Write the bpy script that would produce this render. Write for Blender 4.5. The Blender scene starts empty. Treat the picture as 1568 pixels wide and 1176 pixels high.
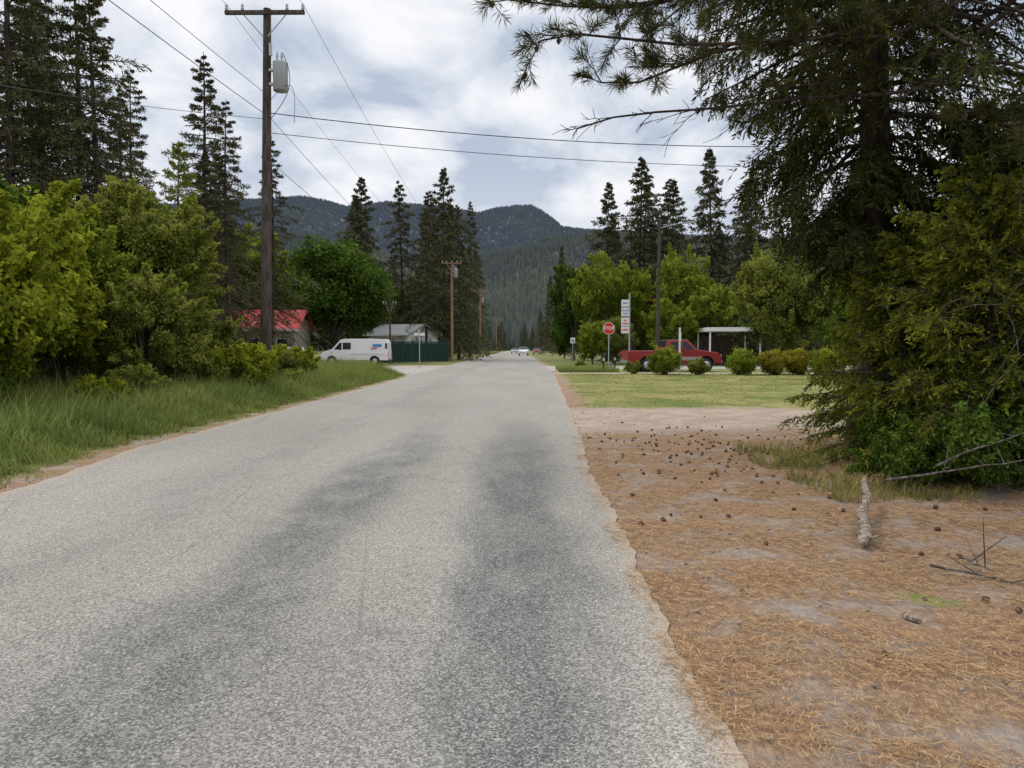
import bpy, math, numpy as np
from mathutils import Vector
R=np.random.default_rng(11)
sc=bpy.context.scene
col=sc.collection
# ---------------------------------------------------------------- helpers
def nrm(a): return a/np.maximum(np.linalg.norm(a,axis=-1,keepdims=True),1e-9)
def waves(x,y,scale,seed=0,n=14):
    r=np.random.default_rng(seed); o=np.zeros_like(np.asarray(x,float)); 
    for i in range(n):
        a=r.uniform(0,6.28); k=2*math.pi/scale*(1.35**(i*0.8)); 
        o=o+np.sin(k*(x*math.cos(a)+y*math.sin(a))+r.uniform(0,6.28))/(1.35**(i*0.75))
    return o/2.2
class MB:
    def __init__(s): s.v=[];s.f=[];s.n=0
    def add(s,v,f,mat=0,tint=0.5,smooth=False):
        v=np.asarray(v,float).reshape(-1,3); f=np.asarray(f,int)
        t=np.broadcast_to(np.asarray(tint,float),(len(f),))
        s.v.append(v); s.f.append((f+s.n,mat,t,smooth)); s.n+=len(v)
    def mesh(s,name,mats):
        me=bpy.data.meshes.new(name); V=np.concatenate(s.v)
        me.vertices.add(len(V)); me.vertices.foreach_set('co',V.astype(np.float32).ravel())
        idx=np.concatenate([f.ravel() for f,_,_,_ in s.f]); tot=np.concatenate([np.full(len(f),f.shape[1]) for f,_,_,_ in s.f])
        st=np.concatenate([[0],np.cumsum(tot)[:-1]])
        me.loops.add(len(idx)); me.loops.foreach_set('vertex_index',idx.astype(np.int32))
        me.polygons.add(len(tot)); me.polygons.foreach_set('loop_start',st.astype(np.int32))
        me.polygons.foreach_set('material_index',np.concatenate([np.full(len(f),m) for f,m,_,_ in s.f]).astype(np.int32))
        me.polygons.foreach_set('use_smooth',np.concatenate([np.full(len(f),sm) for f,_,_,sm in s.f]).astype(bool))
        a=me.attributes.new('tint','FLOAT','FACE'); a.data.foreach_set('value',np.concatenate([t for _,_,t,_ in s.f]).astype(np.float32))
        me.update(calc_edges=True)
        for m in mats: me.materials.append(m)
        return me
    def obj(s,name,mats,loc=(0,0,0),parent=None):
        return place(s.mesh(name,mats),name,loc,parent=parent)
def place(me,name,loc=(0,0,0),rz=0,sc_=(1,1,1),parent=None):
    o=bpy.data.objects.new(name,me); o.location=loc; o.rotation_euler=(0,0,rz)
    o.scale=sc_ if hasattr(sc_,'__len__') else (sc_,)*3
    col.objects.link(o)
    if parent: o.parent=parent
    return o
def empty(name,loc=(0,0,0),rz=0):
    o=bpy.data.objects.new(name,None); o.location=loc; o.rotation_euler=(0,0,rz); col.objects.link(o); return o
def cards(mb,C,D,L,W,mat,tint,mid=0.45,flat=None):
    C=C.reshape(-1,3); D=nrm(D.reshape(-1,3)); N=len(C)
    L=np.broadcast_to(np.asarray(L,float).ravel() if np.ndim(L) else L,(N,))[:,None]
    W=np.broadcast_to(np.asarray(W,float).ravel() if np.ndim(W) else W,(N,))[:,None]
    rn=R.normal(size=(N,3)) 
    if flat is not None: rn=rn*flat+np.array([0,0,1.0])
    S=nrm(np.cross(D,rn))
    v=np.stack([C,C+D*L*mid+S*W/2,C+D*L,C+D*L*mid-S*W/2],1).reshape(-1,3)
    mb.add(v,np.arange(4*N).reshape(N,4),mat,np.broadcast_to(np.asarray(tint,float).ravel() if np.ndim(tint) else tint,(N,)))
def tube(mb,P,rad,sides=6,mat=0,tint=0.5,cap=True):
    P=np.asarray(P,float); n=len(P); rad=np.broadcast_to(rad,(n,))
    T=nrm(np.gradient(P,axis=0)); ref=np.array([0.13,0.31,1.0]) if abs(T[:,2]).mean()<0.8 else np.array([1.0,0.2,0.0])
    A=nrm(np.cross(T,ref)); B=np.cross(T,A); th=np.linspace(0,2*np.pi,sides,endpoint=False)
    V=P[:,None]+rad[:,None,None]*(np.cos(th)[None,:,None]*A[:,None]+np.sin(th)[None,:,None]*B[:,None])
    i=np.arange(n-1)[:,None]*sides; j=np.arange(sides)[None]; j2=(j+1)%sides
    F=np.stack([i+j,i+j2,i+sides+j2,i+sides+j],-1).reshape(-1,4)
    mb.add(V.reshape(-1,3),F,mat,tint,True)
    if cap:
        for c,ring in ((P[-1],V[-1]),(P[0],V[0])):
            mb.add(np.concatenate([ring,[c]]),np.array([[k,(k+1)%sides,sides] for k in range(sides)]),mat,tint)
def box(mb,c,s,mat=0,tint=0.5):
    c=np.array(c,float); s=np.array(s,float)/2
    v=np.array([[x,y,z] for x in(-1,1) for y in(-1,1) for z in(-1,1)])*s+c
    mb.add(v,[[0,1,3,2],[4,6,7,5],[0,4,5,1],[2,3,7,6],[0,2,6,4],[1,5,7,3]],mat,tint)
# ---------------------------------------------------------------- materials
class NT:
    def __init__(s,name):
        s.m=bpy.data.materials.new(name); s.m.use_nodes=True; s.t=s.m.node_tree; s.n=s.t.nodes; s.p=s.n['Principled BSDF']; s.out=s.n['Material Output']
        s.p.inputs['Roughness'].default_value=0.85; s.p.inputs['Specular IOR Level'].default_value=0.25
    def new(s,t,**k):
        n=s.n.new(t)
        for a,b in k.items(): setattr(n,a,b)
        return n
    def l(s,a,b): s.t.links.new(a,b)
    def val(s,sock,v):
        if isinstance(v,bpy.types.NodeSocket): s.l(v,sock)
        else: sock.default_value=v
    def math(s,op,a,b=None,c=None,clamp=False):
        n=s.new('ShaderNodeMath',operation=op); n.use_clamp=clamp
        s.val(n.inputs[0],a)
        if b is not None: s.val(n.inputs[1],b)
        if c is not None: s.val(n.inputs[2],c)
        return n.outputs[0]
    def mix(s,f,a,b,mode='MIX'):
        n=s.new('ShaderNodeMix',data_type='RGBA',blend_type=mode); s.val(n.inputs[0],f)
        for k,v in((6,a),(7,b)):
            if isinstance(v,(tuple,list)): n.inputs[k].default_value=(*v[:3],1)
            else: s.l(v,n.inputs[k])
        return n.outputs[2]
    def noise(s,vec,scale,detail=4,rough=0.55,dist=0):
        n=s.new('ShaderNodeTexNoise'); n.inputs['Scale'].default_value=scale; n.inputs['Detail'].default_value=detail; n.inputs['Roughness'].default_value=rough; n.inputs['Distortion'].default_value=dist
        if vec is not None: s.l(vec,n.inputs['Vector'])
        return n.outputs['Fac']
    def vor(s,vec,scale,feature='F1',out='Color'):
        n=s.new('ShaderNodeTexVoronoi',feature=feature); n.inputs['Scale'].default_value=scale
        s.l(vec,n.inputs['Vector']); return n.outputs[out]
    def step(s,x,a,b):
        n=s.new('ShaderNodeMapRange',interpolation_type='SMOOTHSTEP'); s.val(n.inputs[0],x); n.inputs[1].default_value=a; n.inputs[2].default_value=b
        return n.outputs[0]
    def pos(s): return s.new('ShaderNodeNewGeometry').outputs['Position']
    def objc(s): return s.new('ShaderNodeTexCoord').outputs['Object']
    def scalev(s,v,sx,sy,sz):
        n=s.new('ShaderNodeVectorMath',operation='MULTIPLY'); s.l(v,n.inputs[0]); n.inputs[1].default_value=(sx,sy,sz); return n.outputs[0]
    def attr(s,name): return s.new('ShaderNodeAttribute',attribute_name=name).outputs['Fac']
    def bump(s,h,st,d=0.01):
        n=s.new('ShaderNodeBump'); n.inputs['Strength'].default_value=st; n.inputs['Distance'].default_value=d; s.l(h,n.inputs['Height']); s.l(n.outputs[0],s.p.inputs['Normal'])
    def base(s,c):
        if isinstance(c,(tuple,list)): s.p.inputs['Base Color'].default_value=(*c[:3],1)
        else: s.l(c,s.p.inputs['Base Color'])
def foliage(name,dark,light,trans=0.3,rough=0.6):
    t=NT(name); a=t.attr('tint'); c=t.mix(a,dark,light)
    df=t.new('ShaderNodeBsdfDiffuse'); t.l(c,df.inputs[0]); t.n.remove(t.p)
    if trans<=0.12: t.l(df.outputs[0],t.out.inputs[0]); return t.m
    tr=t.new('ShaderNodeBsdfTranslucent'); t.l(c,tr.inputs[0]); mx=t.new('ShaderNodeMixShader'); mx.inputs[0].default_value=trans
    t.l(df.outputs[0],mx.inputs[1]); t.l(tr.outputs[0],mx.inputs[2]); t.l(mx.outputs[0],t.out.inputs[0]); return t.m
def bark(name,a,b,sc_=8):
    t=NT(name); o=t.scalev(t.objc(),1,1,0.18); n=t.noise(o,sc_,4,0.7,0.6); t.base(t.mix(t.step(n,0.35,0.65),a,b)); t.bump(n,0.9,0.04); t.p.inputs['Roughness'].default_value=0.95; return t.m
def plain(name,c,rough=0.5,var=0.12,metal=0,scale=3):
    t=NT(name); n=t.noise(t.objc(),scale,4,0.65); t.base(t.mix(n,tuple(x*(1-var*2) for x in c),tuple(min(1,x*(1+var)) for x in c)))
    t.p.inputs['Roughness'].default_value=rough; t.p.inputs['Metallic'].default_value=metal; t.p.inputs['Specular IOR Level'].default_value=0.4; return t.m

M={}
M['fir']=foliage('fir_needles',(0.018,0.025,0.010),(0.11,0.12,0.035),0.0)
M['firgreen']=foliage('fir_young_needles',(0.035,0.052,0.012),(0.25,0.27,0.035),0.2)
M['farfir']=foliage('far_fir_needles',(0.038,0.043,0.023),(0.165,0.16,0.08),0.0)
M['pine']=foliage('pine_needles',(0.035,0.042,0.018),(0.16,0.16,0.055),0.15)
M['shrub']=foliage('shrub_leaves',(0.07,0.11,0.012),(0.42,0.44,0.045),0.3)
M['willow']=foliage('willow_leaves',(0.08,0.105,0.02),(0.35,0.37,0.075),0.3)
M['maple']=foliage('maple_leaves',(0.022,0.05,0.010),(0.14,0.215,0.035),0.2)
M['bright']=foliage('birch_leaves',(0.07,0.11,0.014),(0.35,0.41,0.05),0.3)
M['gold']=foliage('golden_leaves',(0.12,0.11,0.015),(0.42,0.36,0.05),0.3)
M['plum']=foliage('plum_leaves',(0.02,0.008,0.01),(0.10,0.035,0.04),0.2)
M['grass']=foliage('grass_blades',(0.075,0.115,0.025),(0.33,0.38,0.11),0.3)
M['lawn']=foliage('lawn_blades',(0.12,0.13,0.03),(0.33,0.31,0.10),0.2)
M['needles']=foliage('dead_needles',(0.23,0.115,0.05),(0.64,0.43,0.23),0.0)
M['bark']=bark('dark_bark',(0.02,0.015,0.012),(0.09,0.07,0.055))
M['greybark']=bark('grey_bark',(0.06,0.05,0.042),(0.20,0.175,0.15),14)
M['log']=bark('weathered_wood',(0.12,0.08,0.06),(0.46,0.38,0.30),24)
M['cone']=plain('cone_scales',(0.12,0.07,0.045),0.9,0.35,0,90)
M['wood']=bark('pole_wood',(0.045,0.034,0.028),(0.12,0.095,0.08),10)
M['newwood']=bark('pole_wood_new',(0.22,0.11,0.06),(0.38,0.22,0.13),10)
M['galv']=plain('galvanised_metal',(0.42,0.44,0.46),0.45,0.1,0.3)
M['wire']=plain('wire_black',(0.05,0.05,0.055),0.6)
M['white']=plain('white_paint',(0.78,0.78,0.76),0.35,0.04)
M['red']=plain('red_sign',(0.62,0.02,0.025),0.35,0.05)
M['glass']=plain('dark_glass',(0.025,0.03,0.035),0.08,0.1)
M['tyre']=plain('tyre_rubber',(0.02,0.02,0.02),0.8)
M['carred']=plain('car_paint_red',(0.27,0.03,0.03),0.3,0.08)
M['silver']=plain('car_paint_silver',(0.45,0.45,0.46),0.3,0.04,0.5)
M['blue']=plain('blue_decal',(0.02,0.25,0.60),0.4,0.05)
M['beige']=plain('beige_siding',(0.42,0.38,0.31),0.8,0.1)
M['greenfence']=plain('fence_green',(0.030,0.075,0.062),0.7,0.2)
M['greyroof']=plain('roof_shingle_grey',(0.36,0.36,0.35),0.8,0.15,0,8)
M['rock']=plain('rock',(0.30,0.26,0.22),0.9,0.25,0,14)
M['orange']=plain('orange_lens',(0.7,0.12,0.02),0.3)
t=NT('red_metal_roof'); w=t.new('ShaderNodeTexWave'); w.inputs['Scale'].default_value=1.2; t.l(t.objc(),w.inputs['Vector'])
t.base(t.mix(t.noise(t.objc(),2),(0.58,0.05,0.05),(0.74,0.13,0.11))); t.bump(w.outputs['Fac'],0.5,0.03); t.p.inputs['Roughness'].default_value=0.4; M['redroof']=t.m

# road
t=NT('chipseal_asphalt'); P=t.pos(); sp=t.new('ShaderNodeSeparateXYZ'); t.l(P,sp.inputs[0]); X=sp.outputs[0]; Y=sp.outputs[1]
v=t.vor(P,110); bw=t.new('ShaderNodeSeparateColor'); t.l(v,bw.inputs[0]); chip=bw.outputs[0]
n1=t.noise(P,50,3,0.75)
g=t.math('ADD',t.math('MULTIPLY',chip,0.70),t.math('MULTIPLY',n1,0.30))
lt=t.mix(t.step(g,0.05,0.98),(0.16,0.148,0.13),(0.49,0.455,0.40))
lt=t.mix(t.math('MULTIPLY',t.step(bw.outputs[1],0.94,0.98),0.55),lt,(0.74,0.68,0.60))
dk=t.mix(t.step(g,0.25,1.0),(0.058,0.063,0.060),(0.27,0.275,0.262))
dk=t.mix(t.math('MULTIPLY',t.step(bw.outputs[1],0.94,0.98),0.55),dk,(0.56,0.54,0.49))
wob=t.math('MULTIPLY',t.math('SUBTRACT',t.noise(t.scalev(P,0.6,0.30,1),1.3,2),0.5),1.0)
Xw=t.math('ADD',X,wob)
def band(c,w_): 
    return t.math('SUBTRACT',1.0,t.step(t.math('ABSOLUTE',t.math('SUBTRACT',Xw,c)),w_*0.25,w_))
fade=t.math('SUBTRACT',1.0,t.step(Y,8.5,18.0))
pat=t.step(t.noise(t.scalev(P,1.0,0.5,1),1.7,5,0.65),0.28,0.66)
m1=t.math('MULTIPLY',t.math('MULTIPLY',band(-0.03,0.74),fade),t.math('MULTIPLY_ADD',pat,0.45,0.58))
m2=t.math('MULTIPLY',t.math('MULTIPLY',band(-1.8,0.72),fade),t.math('MULTIPLY_ADD',pat,0.75,0.2))
m3=t.math('MULTIPLY',band(-3.6,0.6),t.math('MULTIPLY',pat,0.25))
near=t.math('MULTIPLY',t.math('SUBTRACT',1.0,t.step(Y,3.0,6.0)),t.math('MULTIPLY',band(-1.3,2.3),0.36))
mm=t.math('ADD',t.math('MAXIMUM',t.math('MAXIMUM',m1,m2),near),m3,clamp=True)
c=t.mix(t.math('MULTIPLY',mm,0.9),lt,dk)
big=t.noise(t.scalev(P,0.5,0.12,1),1.0,4); c=t.mix(t.step(big,0.3,0.7),c,t.mix(1.0,c,(0.84,0.84,0.83),'MULTIPLY'))
ck=t.vor(t.scalev(P,1,0.7,1),0.55,'DISTANCE_TO_EDGE','Distance'); ckm=t.math('MULTIPLY',t.math('SUBTRACT',1.0,t.step(t.math('ADD',ck,t.math('MULTIPLY',n1,0.02)),0.011,0.019)),t.math('MULTIPLY',pat,0.3))
c=t.mix(ckm,c,(0.07,0.065,0.06))
ed=t.attr('edge'); c=t.mix(t.math('MULTIPLY',t.step(t.math('ADD',ed,t.math('MULTIPLY',n1,0.7)),0.95,1.5),0.75),c,(0.43,0.325,0.22))
t.base(c); t.bump(g,0.6,0.006); t.p.inputs['Roughness'].default_value=0.9; M['road']=t.m
t=NT('side_street_asphalt'); P=t.pos(); n=t.noise(P,40,4,0.7); n2=t.noise(P,0.4,4)
t.base(t.mix(t.math('MULTIPLY_ADD',n2,0.5,t.math('MULTIPLY',n,0.5)),(0.24,0.225,0.20),(0.50,0.46,0.41))); M['side']=t.m
# ground
t=NT('ground_cover'); P=t.pos()
nA=t.noise(P,1.6,5,0.65); nB=t.noise(P,14,4,0.7); nD=t.noise(t.scalev(P,1,0.35,1),70,3,0.75,1.5); nC=nD
nE=t.noise(P,0.35,3,0.5)
ab=t.math('MULTIPLY_ADD',nA,0.6,t.math('MULTIPLY',nB,0.4))
gr=t.mix(ab,(0.09,0.115,0.03),(0.24,0.225,0.08))
gr=t.mix(t.math('MULTIPLY',t.attr('lawn'),0.9),gr,t.mix(t.step(t.math('MULTIPLY_ADD',nE,0.5,t.math('MULTIPLY',ab,0.6)),0.42,0.66),(0.12,0.16,0.032),(0.32,0.28,0.10)))
nd=t.mix(t.step(nD,0.3,0.7),(0.20,0.11,0.06),(0.56,0.37,0.205))
nd=t.mix(t.step(nB,0.38,0.68),t.mix(0.55,nd,(0.13,0.08,0.058)),nd)
nd=t.mix(t.math('MULTIPLY',t.step(nA,0.47,0.63),0.78),nd,t.mix(nB,(0.18,0.15,0.125),(0.47,0.41,0.35)))
vg=t.vor(P,45); sg=t.new('ShaderNodeSeparateColor'); t.l(vg,sg.inputs[0])
gv=t.mix(t.math('MULTIPLY_ADD',sg.outputs[0],0.5,t.math('MULTIPLY',nB,0.5)),(0.26,0.19,0.14),(0.60,0.50,0.41))
gv=t.mix(t.math('MULTIPLY',t.step(nA,0.42,0.62),0.65),gv,nd)
off=t.math('MULTIPLY',t.math('SUBTRACT',t.math('MULTIPLY_ADD',nB,0.4,t.math('MULTIPLY',nA,0.8)),0.6),2.2)
c=t.mix(t.step(t.math('ADD',t.attr('needle'),off),-0.15,0.25),gr,nd)
c=t.mix(t.step(t.math('ADD',t.attr('gravel'),off),-0.5,0.9),c,gv)
c=t.mix(t.step(t.math('ADD',t.attr('moss'),off),0.0,0.25),c,t.mix(nC,(0.12,0.15,0.035),(0.28,0.30,0.08)))
t.base(c); t.bump(nD,0.8,0.02); t.p.inputs['Roughness'].default_value=0.95; M['ground']=t.m
# mountains: aerial haze painted into the base colours, bluer with distance
t=NT('mountain_floor_hazed'); P=t.pos(); sp=t.new('ShaderNodeSeparateXYZ'); t.l(P,sp.inputs[0])
haze=t.step(sp.outputs[1],1500,2300); n=t.noise(P,0.02,6,0.7)
a=t.mix(n,(0.07,0.085,0.085),(0.11,0.126,0.113)); b=t.mix(n,(0.080,0.100,0.124),(0.102,0.124,0.148)); t.base(t.mix(haze,a,b)); M['mount']=t.m
t=NT('mountain_trees_hazed'); P=t.pos(); sp=t.new('ShaderNodeSeparateXYZ'); t.l(P,sp.inputs[0]); haze=t.step(sp.outputs[1],1500,2300)  # tree colours carry the same painted haze, bluer further back
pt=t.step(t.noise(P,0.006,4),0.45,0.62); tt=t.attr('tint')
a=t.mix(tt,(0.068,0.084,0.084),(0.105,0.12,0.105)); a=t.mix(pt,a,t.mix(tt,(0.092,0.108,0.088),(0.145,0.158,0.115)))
b=t.mix(tt,(0.080,0.102,0.126),(0.094,0.116,0.140)); b=t.mix(t.math('MULTIPLY',pt,0.6),b,(0.105,0.124,0.130)); t.base(t.mix(haze,a,b)); M['mtrees']=t.m

# ---------------------------------------------------------------- world
w=bpy.data.worlds.new("World"); sc.world=w; w.use_nodes=True; nt=w.node_tree; bg=nt.nodes['Background']
try: w.cycles.sampling_method='MANUAL'; w.cycles.sample_map_resolution=256
except Exception: pass
SE,SR=math.radians(52),math.radians(-50)
sky=nt.nodes.new('ShaderNodeTexSky'); sky.sky_type='NISHITA'; sky.sun_disc=False; sky.sun_elevation=SE; sky.sun_rotation=SR; sky.dust_density=2
def wm(op,a,b=None,c=None,clamp=False):
    n=nt.nodes.new('ShaderNodeMath'); n.operation=op; n.use_clamp=clamp
    for i,x in enumerate((a,b,c)):
        if x is None: continue
        if isinstance(x,(int,float)): n.inputs[i].default_value=x
        else: nt.links.new(x,n.inputs[i])
    return n.outputs[0]
tc=nt.nodes.new('ShaderNodeTexCoord'); sx=nt.nodes.new('ShaderNodeSeparateXYZ'); nt.links.new(tc.outputs['Generated'],sx.inputs[0])
zz=wm('ADD',wm('MAXIMUM',sx.outputs[2],0.0),0.36); cx=nt.nodes.new('ShaderNodeCombineXYZ')
nt.links.new(wm('DIVIDE',sx.outputs[0],zz),cx.inputs[0]); nt.links.new(wm('DIVIDE',sx.outputs[1],zz),cx.inputs[1])
nz=nt.nodes.new('ShaderNodeTexNoise'); nz.inputs['Scale'].default_value=3.3; nz.inputs['Detail'].default_value=7; nz.inputs['Roughness'].default_value=0.55; nz.inputs['Distortion'].default_value=0.3; nt.links.new(cx.outputs[0],nz.inputs['Vector'])
rp=nt.nodes.new('ShaderNodeValToRGB'); nt.links.new(nz.outputs['Fac'],rp.inputs[0]); e=rp.color_ramp.elements
e[0].position=0.38; e[0].color=(0.53,0.61,0.745,1); e[1].position=0.60; e[1].color=(1.08,1.08,1.11,1)
m_=e.new(0.48); m_.color=(0.80,0.85,0.94,1)
hz=nt.nodes.new('ShaderNodeMapRange'); nt.links.new(sx.outputs[2],hz.inputs[0]); hz.inputs[1].default_value=0.02; hz.inputs[2].default_value=0.24
hm=nt.nodes.new('ShaderNodeMix'); hm.data_type='RGBA'; nt.links.new(hz.outputs[0],hm.inputs[0]); hm.inputs[6].default_value=(0.87,0.90,0.975,1); nt.links.new(rp.outputs[0],hm.inputs[7])
zr=nt.nodes.new('ShaderNodeMapRange'); nt.links.new(sx.outputs[2],zr.inputs[0]); zr.inputs[1].default_value=0.42; zr.inputs[2].default_value=0.95; zr.inputs[3].default_value=9.2; zr.inputs[4].default_value=19.0
mu=nt.nodes.new('ShaderNodeVectorMath'); mu.operation='SCALE'; nt.links.new(hm.outputs[2],mu.inputs[0]); nt.links.new(zr.outputs[0],mu.inputs['Scale'])
fm=nt.nodes.new('ShaderNodeMix'); fm.data_type='RGBA'; fm.inputs[0].default_value=0.95; nt.links.new(sky.outputs[0],fm.inputs[6]); nt.links.new(mu.outputs[0],fm.inputs[7])
nt.links.new(fm.outputs[2],bg.inputs[0]); bg.inputs[1].default_value=0.10
sd=Vector((math.sin(SR)*math.cos(SE),math.cos(SR)*math.cos(SE),math.sin(SE)))
sl=bpy.data.lights.new('sun','SUN'); sl.energy=1.5; sl.angle=math.radians(14); sl.color=(1,0.93,0.82); so=bpy.data.objects.new('sun',sl); so.rotation_euler=sd.to_track_quat('Z','Y').to_euler(); so.location=(0,0,40); col.objects.link(so)
# ---------------------------------------------------------------- camera
cd=bpy.data.cameras.new('camera'); cam=bpy.data.objects.new('camera',cd); col.objects.link(cam); sc.camera=cam
cd.sensor_width=36; cd.lens=36*1140/1568; cd.clip_end=12000; cd.clip_start=0.05
cam.location=(0,0,1.6); cam.rotation_euler=(math.radians(90-2.76),0,math.radians(0.55))
sc.view_settings.view_transform='Standard'; sc.view_settings.look='None'; sc.view_settings.exposure=0
# ---------------------------------------------------------------- ground
def redge(y):
    return np.interp(y,[-8,3,9,17,33,46,60,400],[0.86,0.86,0.92,1.25,1.75,2.2,2.3,2.3])+0.025*np.sin(y*1.1)+0.012*np.sin(y*4.3+1)+0.012*np.sin(y*9.1)+0.01*np.sin(y*21)
def ledge(y):
    return np.interp(y,[-8,8,12,40,44,60,400],[-5.5,-5.65,-6.1,-6.2,-6.4,-6.5,-6.5])+0.03*np.sin(y*1.3+2)+0.02*np.sin(y*3.7)+0.015*np.sin(y*8.3)
def gz(x,y):
    x=np.asarray(x,float); y=np.asarray(y,float)
    dr=np.maximum(x-redge(y),ledge(y)-x); k=np.clip((dr-0.3)/1.2,0,1)
    k=k*np.clip((44-y)/4,0,1)
    z=k*0.035*waves(x,y,3.0,3)
    z=z+np.clip((x-3.6)/3,0,1)**2*np.clip((12.5-y)/3,0,1)*0.35
    z=z-np.clip((-7.2-x)/3,0,1)*0.12*np.clip((42-y)/4,0,1)
    return z
def axis(a,b,st,ext):
    m=np.arange(a,b+1e-6,st); lo=[a]; hi=[b]; s=st
    while hi[-1]<ext: s*=1.35; hi.append(hi[-1]+s)
    s=st
    while lo[-1]>-ext: s*=1.35; lo.append(lo[-1]-s)
    return np.concatenate([lo[:0:-1],m,hi[1:]])
gx=axis(-14,14,0.14,7000); gy=axis(-3,52,0.2,7000)
GX,GY=np.meshgrid(gx,gy); V=np.stack([GX,GY,gz(GX,GY)],-1).reshape(-1,3)
nx,ny=len(gx),len(gy); i=np.arange(ny-1)[:,None]*nx+np.arange(nx-1)[None]; F=np.stack([i,i+1,i+nx+1,i+nx],-1).reshape(-1,4)
g=MB(); g.add(V,F,0,0.5,True); go=g.obj('ground',[M['ground']])
x,y=V[:,0],V[:,1]; dr=x-redge(y); dl=ledge(y)-x
needle=np.maximum(np.minimum(15.5-y+0.25*(x-1),dr+1), np.maximum(0.55-dr,-9)*(dr>-1)+(-9)*(dr<=-1))
needle=np.maximum(needle,np.where(dl>-1,np.where(y<14,0.5,0.3)-dl,-9)); needle=np.where((y>200),-9,needle); needle=np.clip(needle,-9,9)
needle=np.maximum(needle,np.where((x>6.0)&(y<13),1.0,-9))
gravel=np.minimum(np.minimum(y-13.8-0.12*(x-1),20.0-y),dr+1.0)
gravel=np.maximum(gravel,np.minimum(np.minimum(y-46.5,49-y),dr+1))
gravel=np.maximum(gravel,np.where(dl>0,np.minimum(y-43,70-y)-0.8,-9))
gravel=np.maximum(gravel,np.where(dr>0,np.minimum(y-56,66-y)-0.8,-9))
moss=0.36-np.sqrt(((x-2.75-0.5*(4.6-y))/0.4)**2+((y-4.6)/1.1)**2); moss=np.maximum(moss,0.25-np.hypot((x-2.9)/.6,(y-6.3)/.5))
lawn=((x>1)&(y>18)&(y<60)).astype(float)
for nm,a in(('needle',needle),('gravel',np.clip(gravel,-9,9)),('moss',np.clip(moss,-9,9)),('lawn',lawn)):
    at=go.data.attributes.new(nm,'FLOAT','POINT'); at.data.foreach_set('value',a.astype(np.float32))
def strip(name,ys,L,Rr,z,mat,nx=24):
    u=np.linspace(0,1,nx); Vx=L[:,None]*(1-u)+Rr[:,None]*u; Vy=np.broadcast_to(ys[:,None],Vx.shape)
    V=np.stack([Vx,Vy,np.full(Vx.shape,z)],-1).reshape(-1,3); n=len(ys)
    i=np.arange(n-1)[:,None]*nx+np.arange(nx-1)[None]; F=np.stack([i,i+1,i+nx+1,i+nx],-1).reshape(-1,4)
    b=MB(); b.add(V,F); o=b.obj(name,[mat]); 
    e=1-np.minimum(V[:,0]-np.repeat(L,nx),np.repeat(Rr,nx)-V[:,0])/0.5
    at=o.data.attributes.new('edge','FLOAT','POINT'); at.data.foreach_set('value',np.clip(e,-1,1).astype(np.float32)); return o
ys=np.concatenate([np.arange(-8,50,0.06),np.arange(50,420,2.0)])
strip('road',ys,ledge(ys),redge(ys),0.010,M['road'],40)
b=MB(); xs=np.concatenate([np.linspace(-90,-6.6,50),np.linspace(-6.4,2.2,8),np.linspace(2.4,90,50)])
lo=np.where(xs<-2,46.5-4.5*np.exp(-(np.abs(xs+6.2))/2.2)+0.1*np.sin(xs*2),57-5*np.exp(-np.abs(xs-2.2)/1.8)+0.1*np.sin(xs*2)); hi=np.where(xs<-2,63+3*np.exp(-np.abs(xs+6.4)/2),65+2*np.exp(-np.abs(xs-2.2)/2))
V=np.stack([np.stack([xs,lo,xs*0+0.005],-1),np.stack([xs,hi,xs*0+0.005],-1)],1).reshape(-1,3); k=np.arange(len(xs)-1)*2
b.add(V,np.stack([k,k+2,k+3,k+1],-1)); b.obj('cross_street',[M['side']])
# ---------------------------------------------------------------- mountains
def ridge(x,d,pts):
    px=np.array([p[0] for p in pts]); py=np.array([p[1] for p in pts]); return np.interp(x/d,(px-795)/1140,(533-py)/1140)*d
def mh(x,y):
    n=waves(x,y,500,5,16)
    b=ridge(x,2600,[(-900,330),(300,318),(425,309),(470,306),(505,312),(540,322),(600,313),(680,322),(735,332),(762,323),(790,320),(812,321),(830,331),(858,354),(905,357),(1150,370),(1500,380),(2500,400)])
    f=ridge(x,1400,[(-900,380),(300,372),(425,352),(530,376),(620,396),(720,398),(790,384),(840,370),(905,361),(1000,368),(1150,378),(2500,400)])
    zb=b*np.exp(-((y-2600)/620)**2)+n*14*np.clip((y-1600)/500,0,1)*np.clip(abs(y-2600)/300,0.08,1)
    zf=f*np.exp(-((y-1400)/400)**2)+n*9*np.clip(abs(y-1400)/250,0.15,1)
    return np.maximum(zb,zf)-8*np.exp(-((y-500)/150)**2)
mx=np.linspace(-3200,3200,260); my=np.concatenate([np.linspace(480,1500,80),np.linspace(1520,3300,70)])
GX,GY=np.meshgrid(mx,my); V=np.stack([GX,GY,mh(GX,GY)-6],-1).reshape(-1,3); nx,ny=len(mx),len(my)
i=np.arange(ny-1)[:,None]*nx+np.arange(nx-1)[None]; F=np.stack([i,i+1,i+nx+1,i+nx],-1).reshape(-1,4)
b=MB(); b.add(V,F,0,0.5,True); b.obj('mountains',[M['mount']])
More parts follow.
